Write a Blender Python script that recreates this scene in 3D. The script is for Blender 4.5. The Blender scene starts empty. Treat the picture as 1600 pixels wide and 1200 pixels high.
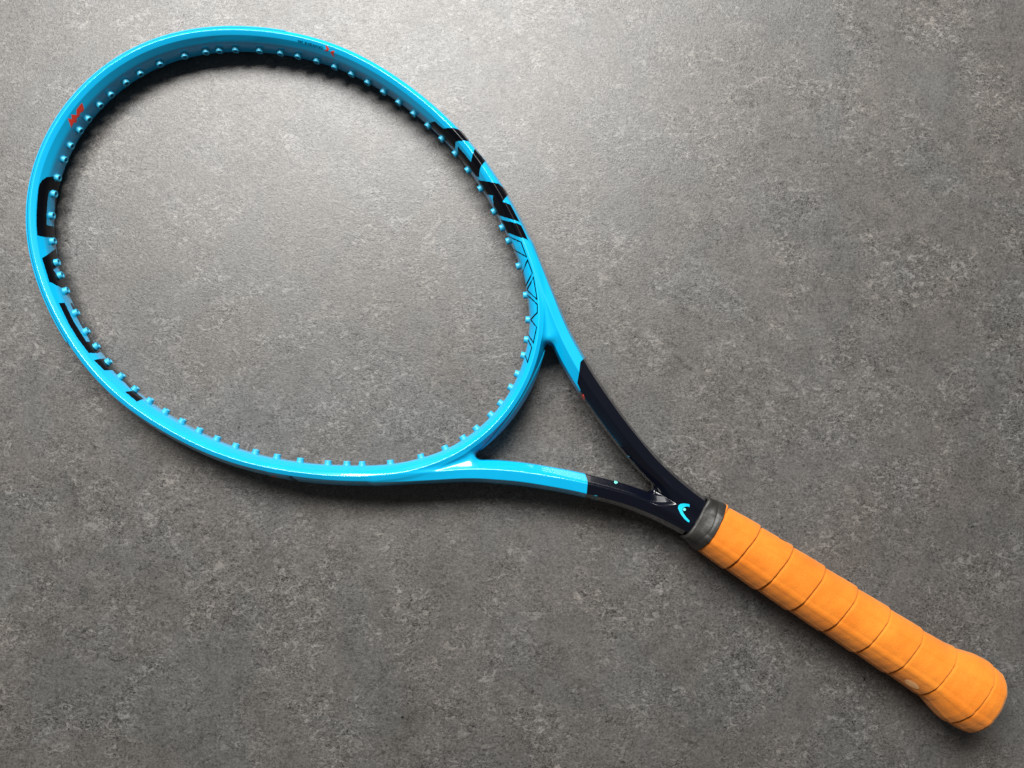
import bpy, bmesh, math, json, random
import numpy as np
from mathutils import Matrix, Vector
from mathutils.geometry import tessellate_polygon

scene = bpy.context.scene
COL = scene.collection

# ------------------------------------------------------------------ camera
cam_data = bpy.data.cameras.new("camera")
cam_data.sensor_fit = 'HORIZONTAL'; cam_data.sensor_width = 36.0
cam_data.lens = 36.0 * 1202.0 / 1600.0
cam_data.clip_start = 0.01; cam_data.clip_end = 50.0
cam = bpy.data.objects.new("camera", cam_data); COL.objects.link(cam)
CAM_R = [[0.99961384, -0.00193057, -0.02772082], [-0.0, 0.99758369, -0.06947499], [0.02778797, 0.06944816, 0.99719847]]
cam.matrix_world = Matrix.Translation((0.0, 0.0, 0.490215)) @ Matrix(CAM_R).to_4x4()
scene.camera = cam

# ------------------------------------------------------------------ light
world = bpy.data.worlds.new("World"); scene.world = world; world.use_nodes = True
bg = world.node_tree.nodes["Background"]
bg.inputs[0].default_value = (1.0, 0.96, 0.92, 1); bg.inputs[1].default_value = 0.09

def area_lamp(name, loc, target, sx, sy, power, color):
    d = bpy.data.lights.new(name, 'AREA'); d.shape = 'RECTANGLE'; d.size = sx; d.size_y = sy
    d.energy = power; d.color = color
    o = bpy.data.objects.new(name, d); COL.objects.link(o); o.location = loc
    o.rotation_euler = (Vector(target) - Vector(loc)).to_track_quat('-Z', 'Y').to_euler()
    return o
area_lamp("window_light", (-0.20, 0.84, 1.06), (-0.03, 0.10, 0), 1.15, 0.46, 50, (1.0, 0.985, 0.96))

scene.view_settings.view_transform = 'Standard'
scene.view_settings.look = 'None'
scene.view_settings.exposure = 0.0; scene.view_settings.gamma = 1.0
scene.view_settings.use_curve_mapping = False
scene.cycles.use_denoising = True

ARM_PTS = [(447.0, 113.3), (428.82, 105.45), (407.55, 93.07), (386.15, 79.73), (369.91, 68.45), (349.59, 53.47), (336.92, 45.3), (319.39, 35.94), (299.03, 27.02), (285.07, 21.56), (268.0, 15.74), (253.52, 11.58), (233.9, 8.18), (211.66, 6.43), (190.01, 6.4)]
WEB_A=(392,84); WEB_B=(352.0,46.0); WEB_R=(3.,5.0)
# ---- racket geometry (millimetres; u from butt to tip, v across, z up) ----
GROM = [[668.13, 4.41], [666.94, 15.63], [665.31, 25.05], [661.81, 36.7], [657.9, 46.43], [651.02, 58.28], [641.04, 71.1], [631.42, 80.84], [624.84, 86.12], [616.35, 91.95], [603.44, 99.95], [591.6, 106.19], [581.06, 110.19], [569.47, 114.18], [557.77, 116.95], [546.2, 118.85], [534.64, 119.99], [522.84, 120.29], [511.02, 119.78], [499.1, 118.76], [487.3, 116.97], [475.33, 114.52], [463.14, 111.01], [450.56, 106.64], [437.16, 101.39], [422.06, 93.62], [412.18, 87.72], [404.34, 82.73], [390.49, 72.51], [376.56, 59.67], [367.39, 47.11], [361.67, 35.97], [358.04, 26.68], [355.58, 14.86], [354.5, 5.77]]
FC = [136.3877, 2.7932, 18.5846, -2.2073, 2.3294, -0.4242, 0.0524, -0.03, -0.3432]
UC = 511.0
GROM_X = -7.4                       # grommets sit this far inside the tube's centre line

def rounded_poly(pts, n=7):
    out = []
    m = len(pts)
    for i in range(m):
        p = np.array(pts[i][:2], float); r = pts[i][2]
        a = np.array(pts[i-1][:2], float) - p; b = np.array(pts[(i+1) % m][:2], float) - p
        la, lb = np.linalg.norm(a), np.linalg.norm(b); a /= la; b /= lb
        ang = math.acos(max(-1, min(1, float(a @ b))))
        d = min(r / math.tan(ang / 2), 0.48 * la, 0.48 * lb); r = d * math.tan(ang / 2)
        h = a + b; h /= np.linalg.norm(h); c = p + h * (r / math.sin(ang / 2))
        p0 = p + a * d - c; p1 = p + b * d - c
        a0 = math.atan2(p0[1], p0[0]); a1 = math.atan2(p1[1], p1[0])
        da = (a1 - a0 + math.pi) % (2 * math.pi) - math.pi
        for k in range(n + 1):
            t = a0 + da * k / n
            out.append(c + r * np.array([math.cos(t), math.sin(t)]))
    return np.array(out)

def mirror_profile(up):
    # up: points from inner (x<0, z=0) over the top to outer (x>0, z=0)
    low = [(x, -z, r) for x, z, r in reversed(up) if abs(z) > 1e-6]
    return rounded_poly(list(up) + low)

PROF_HOOP = mirror_profile([(-6.2, 0, 30), (-5.75, 5.5, 7), (-3.0, 10.1, 1.4), (-0.6, 12.1, 0.6), (2.0, 10.7, 0.7), (6.2, 0, 30)])
PROF_ARM = mirror_profile([(-6.4, 0, 30), (-6.0, 6.6, 1.2), (-1.7, 11.8, 0.7), (3.2, 10.3, 0.7), (6.4, 0, 30)])

class Table:
    H = 0.1; X0 = -20.0; Z0 = -24.0
    def __init__(self, prof):
        nx, nz = 401, 481
        P = prof; Q = np.roll(P, -1, 0)
        gx, gz = np.meshgrid(self.X0 + self.H * np.arange(nx), self.Z0 + self.H * np.arange(nz), indexing='ij')
        pts = np.c_[gx.ravel(), gz.ravel()].astype(np.float32)
        best = np.full(len(pts), 1e9, np.float32); par = np.zeros(len(pts), bool)
        for p, q in zip(P.astype(np.float32), Q.astype(np.float32)):
            e = q - p; w = pts - p
            t = np.clip((w @ e) / max(float(e @ e), 1e-12), 0, 1)
            d = w - t[:, None] * e
            best = np.minimum(best, (d * d).sum(1))
            c = (p[1] > pts[:, 1]) != (q[1] > pts[:, 1])
            if abs(q[1] - p[1]) > 1e-9:
                par ^= c & (pts[:, 0] < (q[0] - p[0]) * (pts[:, 1] - p[1]) / (q[1] - p[1]) + p[0])
        d = np.sqrt(best); d[par] *= -1
        self.d = d.reshape(nx, nz).astype(np.float64)
    def at(self, x, z):
        fx = np.clip((x - self.X0) / self.H, 0, 399.99); fz = np.clip((z - self.Z0) / self.H, 0, 479.99)
        i = fx.astype(int); j = fz.astype(int); a = fx - i; b = fz - j
        D = self.d
        return D[i, j]*(1-a)*(1-b) + D[i+1, j]*a*(1-b) + D[i, j+1]*(1-a)*b + D[i+1, j+1]*a*b
T_HOOP = Table(PROF_HOOP); T_ARM = Table(PROF_ARM)

def resample(P, step, closed=False):
    Q = np.vstack([P, P[:1]]) if closed else P
    L = np.r_[0, np.cumsum(np.linalg.norm(np.diff(Q, axis=0), axis=1))]
    n = int(round(L[-1] / step)); t = np.linspace(0, L[-1], n + 1)
    R = np.c_[np.interp(t, L, Q[:, 0]), np.interp(t, L, Q[:, 1])]
    return (R[:-1], L[-1]) if closed else (R, L[-1])

def smooth_closed(P, n):
    for _ in range(n): P = 0.5 * P + 0.25 * (np.roll(P, 1, 0) + np.roll(P, -1, 0))
    return P

def catmull(pts, n=40):
    p = np.array(pts, float); p = np.vstack([2*p[0]-p[1], p, 2*p[-1]-p[-2]]); out = []
    for i in range(1, len(p) - 2):
        for t in np.arange(n) / n:
            out.append(0.5 * (2*p[i] + (p[i+1]-p[i-1])*t + (2*p[i-1]-5*p[i]+4*p[i+1]-p[i+2])*t*t + (3*p[i]-p[i-1]-3*p[i+1]+p[i+2])*t**3))
    out.append(p[-2]); return np.array(out)

th_ = np.linspace(0, 2 * math.pi, 4000, endpoint=False)
r_ = sum(c * np.cos(k * th_) for k, c in enumerate(FC))
in_ = np.c_[UC + r_ * np.cos(th_), r_ * np.sin(th_)]
t_ = np.roll(in_, -1, 0) - np.roll(in_, 1, 0); t_ /= np.linalg.norm(t_, axis=1)[:, None]
HOOP, HOOP_L = resample(in_ + np.c_[t_[:, 1], -t_[:, 0]] * (-GROM_X), 0.6, True)      # starts at the tip, runs towards +v
def frames(C, closed):
    if closed: T = np.roll(C, -1, 0) - np.roll(C, 1, 0)
    else: T = np.gradient(C, axis=0)
    T = T / np.linalg.norm(T, axis=1)[:, None]
    return T, np.c_[T[:, 1], -T[:, 0]]
HOOP_T, HOOP_N = frames(HOOP, True)                                                     # N points outwards
HOOP_S = np.arange(len(HOOP)) * HOOP_L / len(HOOP)
ARM, ARM_L = resample(catmull(ARM_PTS), 0.6)
for _ in range(60): ARM[1:-1] = 0.5 * ARM[1:-1] + 0.25 * (ARM[:-2] + ARM[2:])
ARM_T, ARM_N = frames(ARM, False)
ARM_S = np.arange(len(ARM)) * ARM_L / (len(ARM) - 1)

def nearest(C, p):
    out = np.empty(len(p), int); C32 = C.astype(np.float32)
    c2 = (C32 * C32).sum(1)
    for i in range(0, len(p), 20000):
        q = p[i:i+20000].astype(np.float32)
        out[i:i+20000] = np.argmin(c2[None] - 2 * q @ C32.T, 1)
    return out

def sweep_d(p, z, C, T, N, S, closed, tab, scale, idx=None):
    if idx is None: idx = nearest(C, p)
    n = len(C); w = p - C[idx]; t = (w * T[idx]).sum(1); ds = S[1] - S[0]; fr = np.clip(t / ds, -5, 5)
    j = idx + np.where(fr >= 0, 1, -1); j = j % n if closed and n == len(HOOP) else np.clip(j, 0, n - 1)
    Nn = N[idx] + np.abs(fr)[:, None] * (N[j] - N[idx])
    x = (w * Nn).sum(1)
    s = S[idx] + t
    sx, sz = scale(s)
    d = tab.at(x / sx, z / sz) * np.minimum(sx, sz)
    if not closed:
        over = np.maximum(0, np.abs(t) - 1.0)
        d = np.where(over > 0, np.sqrt(np.maximum(d, 0)**2 + over**2) + np.minimum(d, 0), d)
    return d, s, x

def sm(x, a, b):
    t = np.clip((x - a) / (b - a), 0, 1); return t * t * (3 - 2 * t)
def hoop_scale(s):
    q = np.minimum(s, HOOP_L - s)                         # distance from the tip along the hoop
    k = sm(q, 410, 470)                                   # thinner bridge between the arms
    return 1 - 0.06 * k, 1 - 0.05 * k + 0.05 * sm(q, 60, 250) * (1 - k)
def arm_scale(s):
    k = sm(s, 10, 75); e = sm(s, 170, 235)
    return np.interp(s, [0, 20, 60, 90, 115, 135, 300], [0.80, 0.85, 0.97, 1.0, 1.10, 1.235, 1.22]), (0.87 + 0.15 * k) * (1 - 0.06 * e)

def smin(a, b, k):
    h = np.clip(0.5 + 0.5 * (b - a) / k, 0, 1)
    return b + (a - b) * h - k * h * (1 - h)

def rbox(q, h, r):
    q = np.abs(q) - (h - r); o = np.linalg.norm(np.maximum(q, 0), axis=1)
    return o + np.minimum(q.max(1), 0) - r

def cache_for(P):
    p = np.c_[P[:, 0], np.abs(P[:, 1])]; half = len(HOOP) // 2 + 3
    return nearest(HOOP[:half], p), p[:, 0] < 470, nearest(ARM, p)

def field(P, cache=None):
    """signed distance (mm) of the moulded racket frame"""
    if cache is None: cache = cache_for(P)
    ih, near, ia = cache
    u = P[:, 0]; v = np.abs(P[:, 1]); z = P[:, 2]
    p = np.c_[u, v]
    half = len(HOOP) // 2 + 3
    d, _, _ = sweep_d(p, z, HOOP[:half], HOOP_T[:half], HOOP_N[:half], HOOP_S[:half], True, T_HOOP, hoop_scale, ih)
    if near.any():
        pn = p[near]; zn = z[near]; un = u[near]; vn = v[near]
        da, _, _ = sweep_d(pn, zn, ARM, ARM_T, ARM_N, ARM_S, False, T_ARM, arm_scale, ia[near])
        # web in the corner of the throat
        A, B = np.array(WEB_A), np.array(WEB_B)
        t = np.clip(((pn - A) @ (B - A)) / ((B - A) @ (B - A)), 0, 1)
        r = WEB_R[0] + (WEB_R[1] - WEB_R[0]) * t
        dw = np.linalg.norm(pn - A - t[:, None] * (B - A), axis=1) - r
        q = np.c_[dw, np.abs(zn) - 9.0] + 3.0
        dw = np.minimum(q.max(1), 0) + np.linalg.norm(np.maximum(q, 0), axis=1) - 3.0
        # shaft below the throat, its top sloping down into the crotch
        hz = 11.2 - 7.0 * sm(un - 1.3 * vn, 230, 245)
        hv = 8.0 + 0 * un
        q = np.c_[np.abs(un - 214) - 32.5, np.abs(vn) - hv, np.abs(zn) - hz] + 1.5
        dsf = np.minimum(q.max(1), 0) + np.linalg.norm(np.maximum(q, 0), axis=1) - 1.5
        arms = smin(da, dsf, 3.0)
        dn = smin(smin(d[near], arms, 2.6), dw, 5.0)
        d[near] = dn
    return d

def grad(P, cache=None, e=0.12):
    if cache is None: cache = cache_for(P)
    g = np.empty_like(P)
    for k in range(3):
        o = np.zeros(3); o[k] = e
        g[:, k] = field(P + o, cache) - field(P - o, cache)
    n = np.linalg.norm(g, axis=1, keepdims=True)
    return g / np.maximum(n, 1e-9)

def settle(P, off=0.0, it=3):
    cache = cache_for(P)
    for _ in range(it):
        P = P - (field(P, cache) - off)[:, None] * grad(P, cache)
    return P

def on_hoop(s, a, off=0.0):
    """surface point at arc length s (mm from the tip) and section angle a (0 = outwards, pi/2 = up, pi = inwards)"""
    s = np.mod(np.asarray(s, float), HOOP_L); a = np.asarray(a, float)
    f = s / HOOP_S[1]; i = np.floor(f).astype(int) % len(HOOP); j = (i + 1) % len(HOOP); t = (f - np.floor(f))[:, None]
    C = HOOP[i] * (1 - t) + HOOP[j] * t; N = HOOP_N[i] * (1 - t) + HOOP_N[j] * t
    r = np.full(len(s), 8.5); P = None
    P = np.c_[C + N * (np.cos(a) * 6.6)[:, None], np.sin(a) * 11.9]
    return settle(P, off)

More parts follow.
